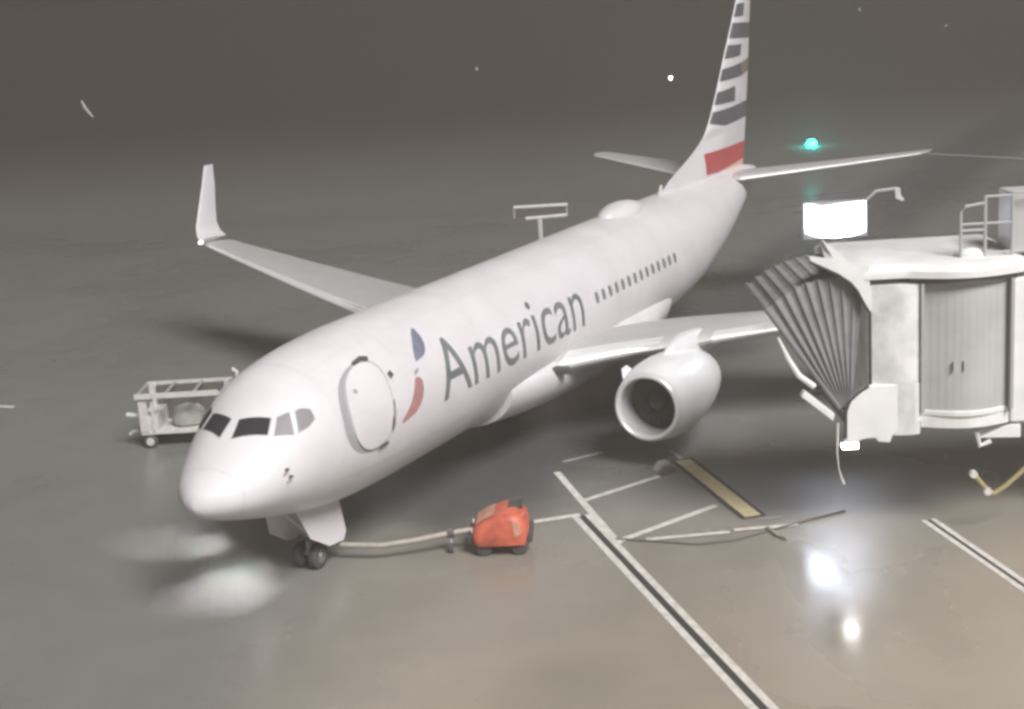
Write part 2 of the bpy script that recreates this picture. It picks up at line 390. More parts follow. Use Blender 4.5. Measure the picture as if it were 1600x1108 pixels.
# lettering, one mesh per letter
def glyph_mesh(txt):
    cu = bpy.data.curves.new('tmp', 'FONT'); cu.body = txt; cu.resolution_u = 6
    o = bpy.data.objects.new('tmp', cu); COL.objects.link(o)
    dg = bpy.context.evaluated_depsgraph_get(); me = bpy.data.meshes.new_from_object(o.evaluated_get(dg))
    bpy.data.objects.remove(o); bpy.data.curves.remove(cu); return me
WORD = 'American'
def maxx(t):
    me = glyph_mesh(t); v = max(q.co.x for q in me.vertices); bpy.data.meshes.remove(me); return v
tot = maxx(WORD); XA, XB, A0, capdeg = 7.52, 16.12, -5.0, 43.0
mA = glyph_mesh('A'); capH = max(q.co.y for q in mA.vertices); minA = min(q.co.x for q in mA.vertices)
for i, ch in enumerate(WORD):
    me = glyph_mesh(ch); shift = maxx(WORD[:i + 1]) - max(q.co.x for q in me.vertices)
    bm = bmesh.new(); bm.from_mesh(me); bpy.data.meshes.remove(me)
    bmesh.ops.remove_doubles(bm, verts=bm.verts, dist=1e-5)
    for v in bm.verts:
        v.co = Vector((XA + (v.co.x + shift - minA) / (tot - minA) * (XB - XA), A0 + v.co.y / capH * capdeg * (1 + .02 * i / 7), 0))
    for q in range(-12, 48, 4):
        bmesh.ops.bisect_plane(bm, geom=bm.verts[:] + bm.edges[:] + bm.faces[:], plane_co=(0, q, 0), plane_no=(0, 1, 0))
    skin(bm, 'letter', M_letter, fus, .006)

# wing-to-body fairing
mb = MB(); rg = []
for k in range(15):
    t = k / 14; x = 11.6 + 12.6 * t; w = math.sin(math.pi * min(1, max(.02, t))) ** .55
    rg.append([Vector((x, (1.55 + .50 * w) * math.cos(q), 2.35 - .25 * w + (1.02 + .22 * w) * math.sin(q) * (1.0 if math.sin(q) < 0 else .75))) for q in [2 * math.pi * j / 36 for j in range(36)]])
mb.rings(rg); mb.build('belly_fairing', M_white, plane, smooth=True, angle=70)

def airfoil(le, chord, tc, up=Vector((0, 0, 1)), n=14, back=Vector((1, 0, 0))):
    pts = []
    for k in range(n + 1):
        t = (1 - math.cos(math.pi * k / n)) / 2; y = tc * 5 * (.2969 * math.sqrt(t) - .126 * t - .3516 * t * t + .2843 * t**3 - .1036 * t**4)
        pts.append((t, y))
    up_ = [le + back * (chord * t) + up * (chord * y) for t, y in pts]; lo = [le + back * (chord * t) - up * (chord * y * .75) for t, y in pts[1:-1]]
    return up_ + lo[::-1]
WS = [(1.3, 13.7, 2.30, 8.4, .13), (3.0, 15.15, 2.52, 6.9, .125), (5.6, 16.85, 2.76, 5.1, .115), (9.0, 18.6, 3.12, 4.1, .11), (12.0, 20.15, 3.48, 3.15, .105), (15.2, 21.85, 3.86, 2.2, .10), (16.7, 22.65, 4.04, 1.75, .10)]
WB = Vector((1, 0, -.045))
def winglet_secs(sd):
    out = []
    for yy, xl, z, ch, ang in ((17.05, 22.88, 4.12, 1.66, 12), (17.35, 23.1, 4.30, 1.5, 40), (17.5, 23.3, 4.62, 1.32, 68), (17.62, 23.7, 5.2, 1.1, 78), (17.78, 24.25, 6.0, .85, 80), (17.93, 24.75, 6.8, .55, 82)):
        u = Vector((0, -sd * math.sin(R(ang)), math.cos(R(ang)))); out.append(airfoil(Vector((xl, sd * yy, z)), ch, .10, u))
    return out
for sd in (-1, 1):
    mb = MB(); mb.rings([airfoil(Vector((x, sd * y, z)), c, t, back=WB) for y, x, z, c, t in WS])
    wing = mb.build('wing', M_wing, plane, smooth=True, angle=50)
    mb = MB(); mb.rings(winglet_secs(sd)); mb.build('winglet', M_white, wing, smooth=True, angle=50)
    for rng in ((1.9, 4.2), (5.5, 16.4)):           # bright leading-edge slats: inner and outer
        rg = []
        for k in range(9):
            y = rng[0] + (rng[1] - rng[0]) * k / 8
            x, z, c, t = [pchip([w[0] for w in WS], [w[j] for w in WS])(y) for j in (1, 2, 3, 4)]
            af = airfoil(Vector((x, sd * y, z)), c, t, n=28, back=WB); m_ = len(af)
            le = Vector((x, sd * y, z)); idx = [-5, -4, -3, -2, -1, 0, 1, 2, 3, 4, 5]
            ring = [af[i % m_] for i in idx]; cen = le + Vector((c * .06, 0, 0))
            rg.append([cen + (p - cen) * 1.04 + Vector((-.012, 0, 0)) for p in ring])
        mb = MB(); mb.rings(rg, closed=False); mb.build('slat', M_slat, wing, smooth=True, angle=60)
    # flap track fairings
    for y, ln in ((3.6, 2.6), (7.6, 2.4), (10.8, 2.1)):
        x, z, c = [pchip([w[0] for w in WS], [w[j] for w in WS])(y) for j in (1, 2, 3)]
        mb = MB(); xe = x + c
        mb.rings([[Vector((xe - ln * .7 + ln * t, sd * y + .16 * r_ * math.cos(q), z - .52 + .20 * r_ * math.sin(q))) for q in [2 * math.pi * j / 12 for j in range(12)]] for t, r_ in ((0, .1), (.15, .7), (.4, 1), (.7, .8), (1, .1))])
        mb.build('flap_track_fairing', M_wing, wing, smooth=True)
    mb = MB(); mb.lathe((22.86, sd * 17.02, 4.1), (-1, 0, 0), [(-.12, .0), (-.1, .07), (0, .08), (.09, .05), (.13, 0)], 12)
    mb.build('navigation_light', M_nav, wing, smooth=True)
    # landing light cluster at the wing root
    mb = MB(); mb.box((14.06, sd * 1.98, 2.35), (.28, .5, .2), rz=sd * R(-20)); mb.build('landing_light_housing', M_dark, wing, bevel=.04)

# engines
def engine(sd):
    c0 = Vector((12.95, sd * 4.95, 1.74)); ax = Vector((1, 0, -.02)).normalized()
    mb = MB(); mb.lathe(c0, ax, [(.16, .955), (.5, 1.04), (1.0, 1.12), (1.6, 1.14), (2.3, 1.10), (3.0, 1.0), (3.6, .87), (3.95, .77), (3.95, .70)], 56)
    en = mb.build('engine', M_cowl, plane, smooth=True)
    mb = MB(); mb.lathe(c0, ax, [(.16, .962), (.05, .92), (0, .865), (.02, .82), (.10, .79), (.2, .782)], 56); mb.build('inlet_lip', M_lip, en, smooth=True, angle=80)
    mb = MB(); mb.lathe(c0, ax, [(.2, .778), (.5, .77), (.95, .785)], 56); mb.build('inlet_duct', M_inlet, en, smooth=True)
    mb = MB(); mb.lathe(c0, ax, [(1.02, .785), (1.02, .30)], 40)
    for k in range(24):
        a = 2 * math.pi * k / 24; u = Vector((0, math.cos(a), math.sin(a))); t = Vector((0, -math.sin(a), math.cos(a)))
        mb.add([c0 + ax * .86 + u * .26 - t * .05, c0 + ax * 1.0 + u * .26 + t * .05, c0 + ax * .99 + u * .77 + t * .14, c0 + ax * .88 + u * .77 - t * .06], [(0, 1, 2, 3)])
    mb.build('fan', M_fan, en)
    mb = MB(); mb.lathe(c0, ax, [(.55, 0), (.6, .08), (.75, .2), (.95, .28), (1.0, .28)], 24); mb.build('spinner', M_fan, en, smooth=True)
    mb = MB(); mb.lathe(c0, ax, [(3.5, .66), (4.3, .55), (4.8, .42), (4.8, .35), (5.4, .05)], 28); mb.build('exhaust_cone', M_dark, en, smooth=True)
    # pylon up to the wing
    mb = MB(); rg = []
    for x, zb, zt, w in ((14.3, 2.55, 2.82, .05), (15.0, 2.5, 3.02, .17), (16.0, 2.45, 3.12, .22), (17.2, 2.3, 3.0, .22), (18.6, 2.2, 2.75, .14), (19.6, 2.35, 2.6, .03)):
        y = sd * 4.93; rg.append([Vector((x, y + w * a, z)) for a, z in ((-1, zb), (-1.0, (zb + zt) / 2), (-.6, zt - .03), (0, zt), (.6, zt - .03), (1, (zb + zt) / 2), (1, zb))])
    mb.rings(rg); mb.build('pylon', M_cowl, en, smooth=True)
    mb = MB(); u = Vector((0, -sd * math.cos(R(35)), math.sin(R(35))))
    mb.prism([c0 + Vector((.55, 0, 0)) + u * 1.0, c0 + Vector((1.5, 0, 0)) + u * 1.06, c0 + Vector((1.45, 0, 0)) + u * 1.32, c0 + Vector((1.05, 0, 0)) + u * 1.3], Vector((0, .03, .02))); mb.build('strake', M_cowl, en)
for sd in (-1, 1): engine(sd)

# tail fin
FZ = [4.9, 5.3, 5.61, 6.16, 6.6, 7.0, 7.62, 8.6, 9.69, 10.8, 11.83, 12.45, 12.6]
FL = [27.0, 27.4, 28.0, 30.0, 31.45, 32.35, 33.05, 33.9, 34.78, 35.7, 36.53, 37.05, 37.45]
FT = [36.75, 36.85, 36.95, 37.1, 37.25, 37.35, 37.5, 37.72, 37.95, 38.15, 38.36, 38.5, 38.5]
FH = [.26, .26, .25, .24, .235, .23, .22, .20, .18, .16, .14, .11, .04]
fL, fT, fH = pchip(FZ, FL), pchip(FZ, FT), pchip(FZ, FH)
def finp(x, z, off=0, side=-1):
    l, t_, h = fL(z), fT(z), fH(z); t = min(1, max(0, (x - l) / (t_ - l)))
    if z < 6.9: h = h * min(1, (.12 + .9 * t * 2.2))
    y = h * (1.9 * math.sqrt(t) * (1 - t) + .35 * t * (1 - t) * 2) if t > 0 else 0
    return Vector((x, side * (min(y, h) + off), z))
zs = [4.9 + .15 * k for k in range(51)] + [12.58]; rg = []
for z in zs:
    l, t_ = fL(z), fT(z); ts = [(1 - math.cos(math.pi * k / 16)) / 2 for k in range(17)]
    rg.append([finp(l + (t_ - l) * t, z, 0, -1) for t in ts] + [finp(l + (t_ - l) * t, z, 0, 1) for t in ts[15:0:-1]])
mb = MB(); mb.rings(rg); fin = mb.build('tail_fin', M_white, plane, smooth=True, angle=70)
def stripe(name, poly, material, off=.012):
    for side in (-1, 1):
        bm = bmesh.new(); f = bm.faces.new([bm.verts.new((p[0], 0, p[1])) for p in poly]); bmesh.ops.triangulate(bm, faces=[f])
        for ax_, lo, hi, st in ((0, 31, 39, .2), (2, 5, 12.6, .15)):
            a = lo
            while a < hi:
                co = [0, 0, 0]; co[ax_] = a; no = [0, 0, 0]; no[ax_] = 1
                bmesh.ops.bisect_plane(bm, geom=bm.verts[:] + bm.edges[:] + bm.faces[:], plane_co=co, plane_no=no); a += st
        Mi = wm(fin).inverted()
        for v in bm.verts:
            z = v.co.z; x = min(max(v.co.x, fL(z) + .03), fT(z) - .02); v.co = Mi @ finp(x, z, off, side)
        for f in bm.faces: f.smooth = True
        bmesh.ops.recalc_face_normals(bm, faces=bm.faces)
        me = bpy.data.meshes.new(name); bm.to_mesh(me); bm.free(); me.materials.append(material); link(bpy.data.objects.new(name, me), fin)
stripe('stripe', [(36.3, 12.2), (37.75, 12.25), (37.6, 11.95), (36.05, 11.9)], M_fblue)
stripe('stripe', [(35.78, 11.68), (37.14, 11.70), (36.93, 11.2), (35.72, 11.18)], M_fblue)
stripe('stripe', [(35.21, 10.99), (38.15, 10.91), (38.05, 10.3), (34.96, 10.41)], M_fblue)
stripe('stripe', [(34.8, 10.16), (36.6, 10.1), (36.4, 9.67), (34.53, 9.63)], M_fblue)
stripe('stripe', [(34.17, 9.25), (36.6, 9.39), (36.6, 8.87), (33.85, 8.81)], M_fblue)
stripe('stripe', [(36.6, 9.39), (37.9, 9.52), (37.85, 9.0), (36.6, 8.87)], M_fbrown)
stripe('stripe', [(33.4, 8.4), (35.6, 8.54), (35.5, 7.96), (33.2, 7.97)], M_fblue)
stripe('stripe', [(32.85, 7.71), (37.5, 7.82), (37.4, 7.18), (34.09, 7.12), (32.55, 7.35)], M_fblue)
stripe('stripe', [(31.84, 6.27), (37.12, 6.21), (37.0, 5.52), (33.49, 5.40), (31.8, 5.47)], M_fred)
stripe('stripe', [(34.4, 5.40), (36.95, 5.49), (36.9, 5.30), (34.2, 5.30)], M_forange)

# tailplanes
for sd in (-1, 1):
    mb = MB(); mb.rings([airfoil(Vector((x, sd * y, z)), c, t) for y, x, z, c, t in ((.1, 33.0, 5.02, 4.3, .09), (.9, 33.75, 5.05, 3.9, .09), (4, 35.8, 5.28, 2.7, .085), (7.0, 37.8, 5.52, 1.5, .08), (7.18, 38.1, 5.54, 1.1, .06))])
    sb = mb.build('tailplane', M_wing, plane, smooth=True, angle=50)
    rg = []
    for y, x, z, c in ((.9, 33.75, 5.05, 3.9), (4, 35.8, 5.28, 2.7), (7.0, 37.8, 5.52, 1.5)):
        af = airfoil(Vector((x, sd * y, z)), c, .088, n=24); cen = Vector((x + .05 * c, sd * y, z))
        rg.append([cen + (af[i % len(af)] - cen) * 1.06 for i in (-3, -2, -1, 0, 1, 2, 3)])
    MB().rings(rg, closed=False).build('leading_edge', M_slat, sb, smooth=True, angle=70)
# radome and antennas on the crown
mb = MB(); rg = []
for k in range(13):
    t = k / 12; x = 22.1 + 3.1 * t; h = .44 * math.sin(math.pi * (t * .96 + .02)) ** .45; w = .60 * math.sin(math.pi * (t * .96 + .02)) ** .5
    rg.append([Vector((x, w * math.cos(q), 5.25 + h * math.sin(q))) for q in [2 * math.pi * j / 20 for j in range(20)]])
mb.rings(rg); mb.build('radome', M_white, plane, smooth=True, angle=70)
for x in (27.2,):
    mb = MB(); mb.prism([Vector((x, -.02, 5.33)), Vector((x + .4, -.02, 5.33)), Vector((x + .42, -.02, 5.68)), Vector((x + .25, -.02, 5.7))], (0, .04, 0)); mb.build('antenna', M_white, plane)
mb = MB(); mb.lathe((37.95, 0, 4.88), (1, 0, .05), [(0, .2), (.25, .17), (.25, .12), (.1, .1)], 20); mb.build('exhaust_outlet', M_dark, plane, smooth=True)

# landing gear
def wheel(c, r_, w, parent):
    c = Vector(c); mb = MB(); mb.lathe(c - Vector((0, w / 2, 0)), (0, 1, 0), [(0, r_ * .55), (0, r_ * .85), (w * .15, r_ * .97), (w * .5, r_), (w * .85, r_ * .97), (w, r_ * .85), (w, r_ * .55)], 28)
    mb.build('tyre', M_tyre, parent, smooth=True)
    mb = MB(); mb.lathe(c - Vector((0, w / 2, 0)), (0, 1, 0), [(.03, 0), (.03, r_ * .3), (0.0, r_ * .5), (0.0, r_ * .56), (w, r_ * .56), (w, r_ * .5), (w - .03, r_ * .3), (w - .03, 0)], 20)
    mb.build('rim', M_rim, parent, smooth=True)
mb = MB(); mb.tube([(4.0, 0, 1.7), (4.0, 0, .34)], [.11, .08], 12); mb.tube([(4.0, -.3, .34), (4.0, .3, .34)], .06, 10); mb.tube([(3.2, 0, 1.55), (4.0, 0, .85)], .05)
ng = mb.build('nose_gear', M_strut, plane, smooth=True)
for y in (-.22, .22): wheel((4.0, y, .31), .31, .2, ng)
for sd in (-1, 1):
    mb = MB(); mb.prism([Vector((3.0, sd * .42, 1.78)), Vector((4.75, sd * .42, 1.5)), Vector((4.76, sd * .55, .70)), Vector((4.6, sd * .57, .52)), Vector((4.0, sd * .57, .58)), Vector((3.3, sd * .55, 1.0))], (0, .03, 0)); mb.build('gear_door', M_white, ng)
    mb = MB(); mb.lathe((3.80, sd * .13, .74), (-1, 0, -.9), [(-.1, .05), (0, .085), (.02, .085), (.021, 0)], 16); mb.build('taxi_light', M_rim, ng)
for sd in (-1, 1):
    mb = MB(); mb.tube([(19.6, sd * 2.86, 2.2), (19.6, sd * 2.86, .52)], [.16, .12], 12); mb.tube([(19.6, sd * 2.45, .52), (19.6, sd * 3.27, .52)], .08, 10); mb.tube([(19.6, sd * 2.86, 1.0), (19.9, sd * 1.6, 1.9)], .07)
    mg = mb.build('main_gear', M_strut, plane, smooth=True)
    for y in (2.5, 3.2): wheel((19.6, sd * y, .52), .52, .36, mg)
# lamps added under the nose to throw two pale pools on the wet ground
for src, tgt, en_, sz in (((2.7, .80, 1.86), (2.15, 1.0, 0), 360, 80), ((3.4, .98, 1.80), (3.1, 1.6, 0), 300, 76), ((4.2, 1.66, 2.15), (4.4, 3.9, 0), 950, 50)):
    p = Vector(src); d = (Vector(tgt) - p).normalized()
    MB().lathe(p - d * .02, d, [(-.12, .07), (0, .09), (.015, .09), (.016, 0)], 16).build('added_belly_lamp', M_addlens, plane)
    ld = bpy.data.lights.new('added_belly_beam', 'SPOT'); ld.energy = en_; ld.spot_size = R(sz); ld.spot_blend = 1; ld.shadow_soft_size = .06; ld.color = (.97, .965, 1)
    lo = bpy.data.objects.new('added_belly_beam', ld); COL.objects.link(lo); lo.location = p + d * .08
    lo.rotation_euler = (-d).to_track_quat('Z', 'Y').to_euler()

# ------------------------------------------------------------------ boarding bridge (local frame: a to the right of the photo, b away, z up)
E1 = Vector((.4408, -.8976, 0)); E2 = Vector((.8976, .4408, 0)); C0 = Vector((CAM.x, CAM.y, 0))
def L(a, b_, z): return C0 + E1 * a + E2 * b_ + Vector((0, 0, z))
RZ = math.atan2(E1.y, E1.x)
bridge = thing('jet_bridge', L(13.2, 36, 0), 'white boarding bridge with grey roller curtain and pleated canopy at the gate', 'boarding bridge', RZ)
def lbox(mb, a0, a1, b0, b1, z0, z1):
    return mb.box(L((a0 + a1) / 2, (b0 + b1) / 2, (z0 + z1) / 2), (a1 - a0, b1 - b0, z1 - z0), rz=RZ)
def arc(a0, a1, b_, bulge, n=12):
    return [(a0 + (a1 - a0) * k / n, b_ - bulge * math.sin(math.pi * k / n)) for k in range(n + 1)]
# left wall of the cab, rounded towards the curtain
wall = [(7.50, 34.03), (7.65, 33.97), (7.95, 33.9), (8.25, 33.84), (8.5, 33.84), (8.66, 33.9), (8.70, 34.02), (8.70, 37.3), (7.5, 37.3)]
mb = MB(); mb.rings([[L(a, b_, z) for a, b_ in wall] for z in (2.50, 5.97)]); cab = mb.build('cab_wall', M_bdirt, bridge, smooth=True, angle=50)
mb = MB(); lbox(mb, 10.72, 11.15, 33.95, 37.3, 2.62, 5.97); mb.build('cab_wall', M_bwhite, bridge, bevel=.05)
mb = MB(); lbox(mb, 8.70, 10.72, 37.1, 37.3, 2.7, 5.97); mb.build('cab_wall', M_bwhite, bridge)
# curtain made of narrow vertical slats following the curved front
ca_ = arc(8.74, 10.68, 34.02, .30, 24)
for k in range(24):
    (a0, b0_), (a1, b1_) = ca_[k], ca_[k + 1]
    p0, p1 = Vector((a0, b0_)), Vector((a1, b1_)); d = (p1 - p0).normalized(); n = Vector((-d.y, d.x)) * .004 * (k % 2)
    q0, q1 = p0 + n, p1 + n; nn = Vector((-d.y, d.x)) * .05
    MB().prism([L(q0.x, q0.y, 3.0), L(q1.x, q1.y, 3.0), L(q1.x + nn.x, q1.y + nn.y, 3.0), L(q0.x + nn.x, q0.y + nn.y, 3.0)], (0, 0, 3.0)).build('curtain_slat', M_curt, bridge)
for a in (9.37, 9.60):
    mb = MB(); lbox(mb, a - .02, a + .02, 33.66, 33.74, 4.0, 4.2); mb.build('curtain_handle', M_rail, bridge)
def band(a0, a1, b_, bulge, dep, z0, z1, name, material, bev=0):
    f_ = arc(a0, a1, b_, bulge); poly = f_ + [(a1, b_ + dep), (a0, b_ + dep)]
    return MB().rings([[L(a, q, z) for a, q in poly] for z in (z0, z1)]).build(name, material, bridge, bevel=bev)
band(8.46, 10.84, 33.98, .42, .3, 5.98, 6.11, 'curtain_header', M_head)
band(8.72, 10.70, 34.02, .36, .3, 2.90, 3.03, 'curtain_sill', M_bwhite, .02)
band(8.72, 10.70, 34.02, .30, 3.2, 2.62, 2.89, 'cab_floor', M_bwhite)
for a in (8.70, 10.70):
    mb = MB(); lbox(mb, a - .035, a + .035, 33.80, 34.0, 3.0, 5.98); mb.build('curtain_guide', M_rail, bridge)
# roof: gently domed slab over cab, with the hood reaching out above the canopy
roof = [(7.15, 34.0)] + [(7.5, 33.92)] + arc(8.3, 11.0, 33.9, .40) + [(11.2, 33.9), (11.2, 37.5), (7.0, 37.5)]
cen = Vector((9.2, 35.7))
rg = []
for z, s_ in ((6.11, 1.0), (6.26, 1.0), (6.34, .97), (6.42, .85)):
    rg.append([L(cen.x + (a - cen.x) * s_, cen.y + (q - cen.y) * s_, z) for a, q in roof])
MB().rings(rg).build('roof', M_bwhite, bridge, smooth=True, angle=35)
# hood panels on the near and far side of the canopy
hood = [(6.22, 6.72), (6.75, 6.62), (7.2, 6.45), (7.55, 6.40), (7.56, 5.40), (7.40, 5.62), (7.26, 5.90), (7.12, 6.08), (6.85, 6.28), (6.25, 6.60)]
for b_ in (33.94,):
    MB().prism([L(a, b_, z) for a, z in hood], E2 * .07).build('hood_panel', M_bwhite, bridge)
MB().rings([[L(a, b_, z) for a, z in ((a0_, z0_), (max(a0_, 6.85), 6.44), (7.2, 6.32), (7.55, 6.27), (7.55, 6.34), (7.2, 6.41), (max(a0_, 6.85) + .02, 6.54), (a0_, z0_ + .08))] for b_, a0_, z0_ in ((34.02, 6.24, 6.60), (34.6, 6.7, 6.42), (37.19, 7.1, 6.30))]).build('hood_top', M_bwhite, bridge)
MB().tube([L(a, 33.93, z) for a, z in ((6.22, 6.60), (6.85, 6.27), (7.12, 6.07), (7.27, 5.88), (7.41, 5.60), (7.52, 5.40), (7.55, 5.38), (7.55, 3.72))], .035, 6).build('piping', M_pipe, bridge)
# lower cover, the rounded white skirt at the bottom left of the cab
sk = [(7.50, 3.70), (7.3, 3.58), (7.08, 3.38), (6.98, 3.12), (6.98, 2.42), (7.12, 2.36), (7.4, 2.45), (7.66, 2.46), (7.72, 2.36), (7.98, 2.33), (8.04, 2.52), (8.45, 2.66), (8.69, 2.80), (8.69, 3.7)]
MB().prism([L(a, 33.86, z) for a, z in sk], E2 * .16).build('lower_skirt', M_bwhite, bridge, bevel=.03)
MB().tube([L(a, 33.86, z) for a, z in ((7.50, 3.70), (7.3, 3.58), (7.08, 3.38), (6.98, 3.12), (6.97, 2.5))], .035, 6).build('piping', M_pipe, bridge)
# pleated canopy: a fan about the pivot at its bottom
pa, pz, NF = 7.12, 2.80, 9
def fan(t, r_): return pa - r_ * math.sin(t), pz + r_ * math.cos(t)
t0_, t1_ = R(-6), R(34)
rad = lambda t: 3.28 + .14 * math.cos((t - R(10)) * 3)
for k in range(NF):
    ta = t0_ + (t1_ - t0_) * k / NF; tb = t0_ + (t1_ - t0_) * (k + 1) / NF; tm = (ta + tb) / 2
    mb = MB()
    def pleat(b_near, b_far):
        P = []
        for t, ins in ((ta, .0), (tm, .045), (tb, .0)):
            rr_ = rad(t) - ins * .8
            a_, z_ = fan(t, rr_); a1, z1 = fan(t, .35)
            P.append((L(a1, b_near + .02 + ins * .15, z1), L(a_, b_near + ins, z_), L(a_, b_far - ins, z_), L(a1, b_far - .02 - ins * .15, z1)))
        for i in (0, 1):
            for j in range(3):
                mb.add([P[i][j], P[i][j + 1], P[i + 1][j + 1], P[i + 1][j]], [(0, 1, 2, 3)])
    pleat(34.10, 37.05)
    mb.build('canopy_pleat', M_canopy, bridge)
for k in range(1, NF + 1):
    t = t0_ + (t1_ - t0_) * k / NF; a_, z_ = fan(t, rad(t)); a1, z1 = fan(t, .4)
    MB().tube([L(a1, 34.10, z1), L(a_, 34.08, z_), L(a_, 37.07, z_), L(a1, 37.05, z1)], .022 if k < NF else .05, 6).build('canopy_rib', M_canopy2, bridge)
# pale bumper along the front frame, and floor bumper
MB().tube([L(*[(5.50, 33.98, 4.90)][0]), L(5.72, 33.98, 4.4), L(5.95, 33.98, 4.0), L(6.3, 33.98, 3.72)], [.03, .06, .07, .07], 8).build('bumper_strip', M_bwhite, bridge, smooth=True)
mb = MB(); p, q = L(6.02, 33.9, 3.58), L(6.72, 33.9, 2.96)
mb.prism([L(5.98, 33.9, 3.52), L(6.06, 33.9, 3.66), L(6.74, 33.9, 3.06), L(6.70, 33.9, 2.90)], E2 * .25); mb.build('floor_bumper', M_bwhite, bridge, bevel=.02)
mb = MB(); lbox(mb, 7.1, 8.7, 34.2, 37.1, 2.62, 2.82); mb.build('cab_floor', M_head, bridge)
for pts in ([L(6.80, 33.9, 2.85), L(6.79, 33.9, 2.5), L(6.78, 33.92, 2.15)], [L(6.82, 33.92, 1.75), L(6.85, 33.9, 1.55), L(6.93, 33.9, 1.40)]):
    pass
MB().tube([L(6.80, 33.9, 2.85), L(6.79, 33.9, 2.5), L(6.78, 33.92, 2.15), L(6.82, 33.92, 1.75), L(6.87, 33.9, 1.55), L(6.93, 33.9, 1.40)], [.032, .032, .02, .014, .03, .03], 8).build('hanging_strap', M_cartw, bridge, smooth=True)
# lamp added under the lower left corner of the cab for its ground reflection
mb = MB(); lbox(mb, 6.92, 7.30, 34.02, 34.2, 2.32, 2.46); cl = mb.build('added_cab_lamp', M_rail, bridge, bevel=.01)
mb = MB(); lbox(mb, 6.94, 7.28, 34.0, 34.19, 2.20, 2.315); mb.build('added_lamp_lens', M_addlamp, cl)
# guard rail on the roof
def rail(p, q, r_=.035): return MB().tube([p, q], r_, 8)
posts = [(9.68, 34.35, 7.52), (10.22, 34.35, 7.74), (10.22, 36.6, 7.74), (9.68, 36.6, 7.52), (10.82, 34.35, 7.80), (11.7, 34.35, 7.80)]
gr = MB().tube([L(9.68, 34.35, 6.38), L(9.68, 34.35, 7.42), L(9.76, 34.35, 7.56), L(10.22, 34.35, 7.62)], .035, 8).build('guard_rail', M_rail, bridge, smooth=True)
for a0, a1, z in ((9.68, 10.22, 7.16), (9.68, 10.22, 7.02), (10.22, 10.82, 7.16), (10.22, 10.82, 7.76), (10.82, 11.9, 7.82), (10.22, 11.9, 6.5)):
    rail(L(a0, 34.35, z), L(a1, 34.35, z), .03).build('rail_bar', M_rail, gr)
for a, z in ((10.22, 7.78), (10.82, 7.84), (11.7, 7.84)):
    rail(L(a, 34.35, 6.38), L(a, 34.35, z), .04).build('rail_post', M_rail, gr)
mb = MB(); lbox(mb, 10.86, 12.2, 34.6, 35.5, 6.4, 7.78); eb = mb.build('equipment_cabinet', M_curt, bridge, bevel=.03)
# rounded pod on the roof below the rail
mb = MB(); rg = [[L(9.95 + .35 * r_ * math.cos(q), 34.55 + .3 * r_ * math.sin(q), z) for q in [2 * math.pi * j / 16 for j in range(16)]] for z, r_ in ((6.38, 1), (6.5, .95), (6.58, .6), (6.60, .05))]
mb.rings(rg); mb.build('roof_dome', M_bwhite, bridge, smooth=True)
# tunnel, support column, wheels, brackets and yellow steps underneath
mb = MB(); lbox(mb, 11.15, 24, 34.3, 37.1, 2.85, 6.2); tn = mb.build('tunnel', M_bwhite, bridge, bevel=.05)
for a in [12 + 1.0 * k for k in range(12)]:
    mb = MB(); lbox(mb, a, a + .1, 34.24, 34.31, 2.9, 6.15); mb.build('tunnel_rib', M_bwhite, tn)
for b_ in (34.9, 36.9):
    mb = MB(); lbox(mb, 13.0, 13.35, b_ - .17, b_ + .17, .55, 3.0); mb.build('support_column', M_rail, bridge)
    mb = MB(); mb.lathe(L(13.2, b_ - .2, .5), E2, [(0, .1), (0, .42), (.06, .5), (.34, .5), (.4, .42), (.4, .1)], 24); mb.build('wheel', M_tyre, bridge, smooth=True)
mb = MB(); lbox(mb, 12.9, 13.5, 34.6, 37.2, .5, .8); mb.build('axle_beam', M_rail, bridge)
mb = MB(); mb.prism([L(10.02, 34.0, 2.28), L(10.98, 34.0, 2.24), L(10.98, 34.0, 2.56), L(10.75, 34.0, 2.57)], E2 * .5); mb.build('underside_bracket', M_bwhite, bridge, bevel=.02)
MB().tube([L(9.98, 34.0, 2.42), L(10.05, 34.0, 2.1), L(10.3, 34.0, 2.2)], .06, 8).build('underside_hook', M_bwhite, bridge)
MB().tube([L(9.9, 34.0, 1.44), L(10.05, 34.0, 1.26), L(10.26, 34.0, .98), L(10.40, 34.0, .94), L(10.65, 34.0, 1.10), L(10.9, 34.0, 1.32), L(11.3, 34.0, 1.7), L(11.9, 34.1, 2.9)], .055, 8).build('yellow_guard', M_yellow, bridge, smooth=True)
for a, z in ((9.91, 1.43), (10.24, 1.0)):
    mb = MB(); mb.lathe(L(a, 33.94, z), E2, [(0, 0), (0, .09), (.12, .09), (.12, 0)], 12); mb.build('guard_end_cap', M_cartw, bridge)

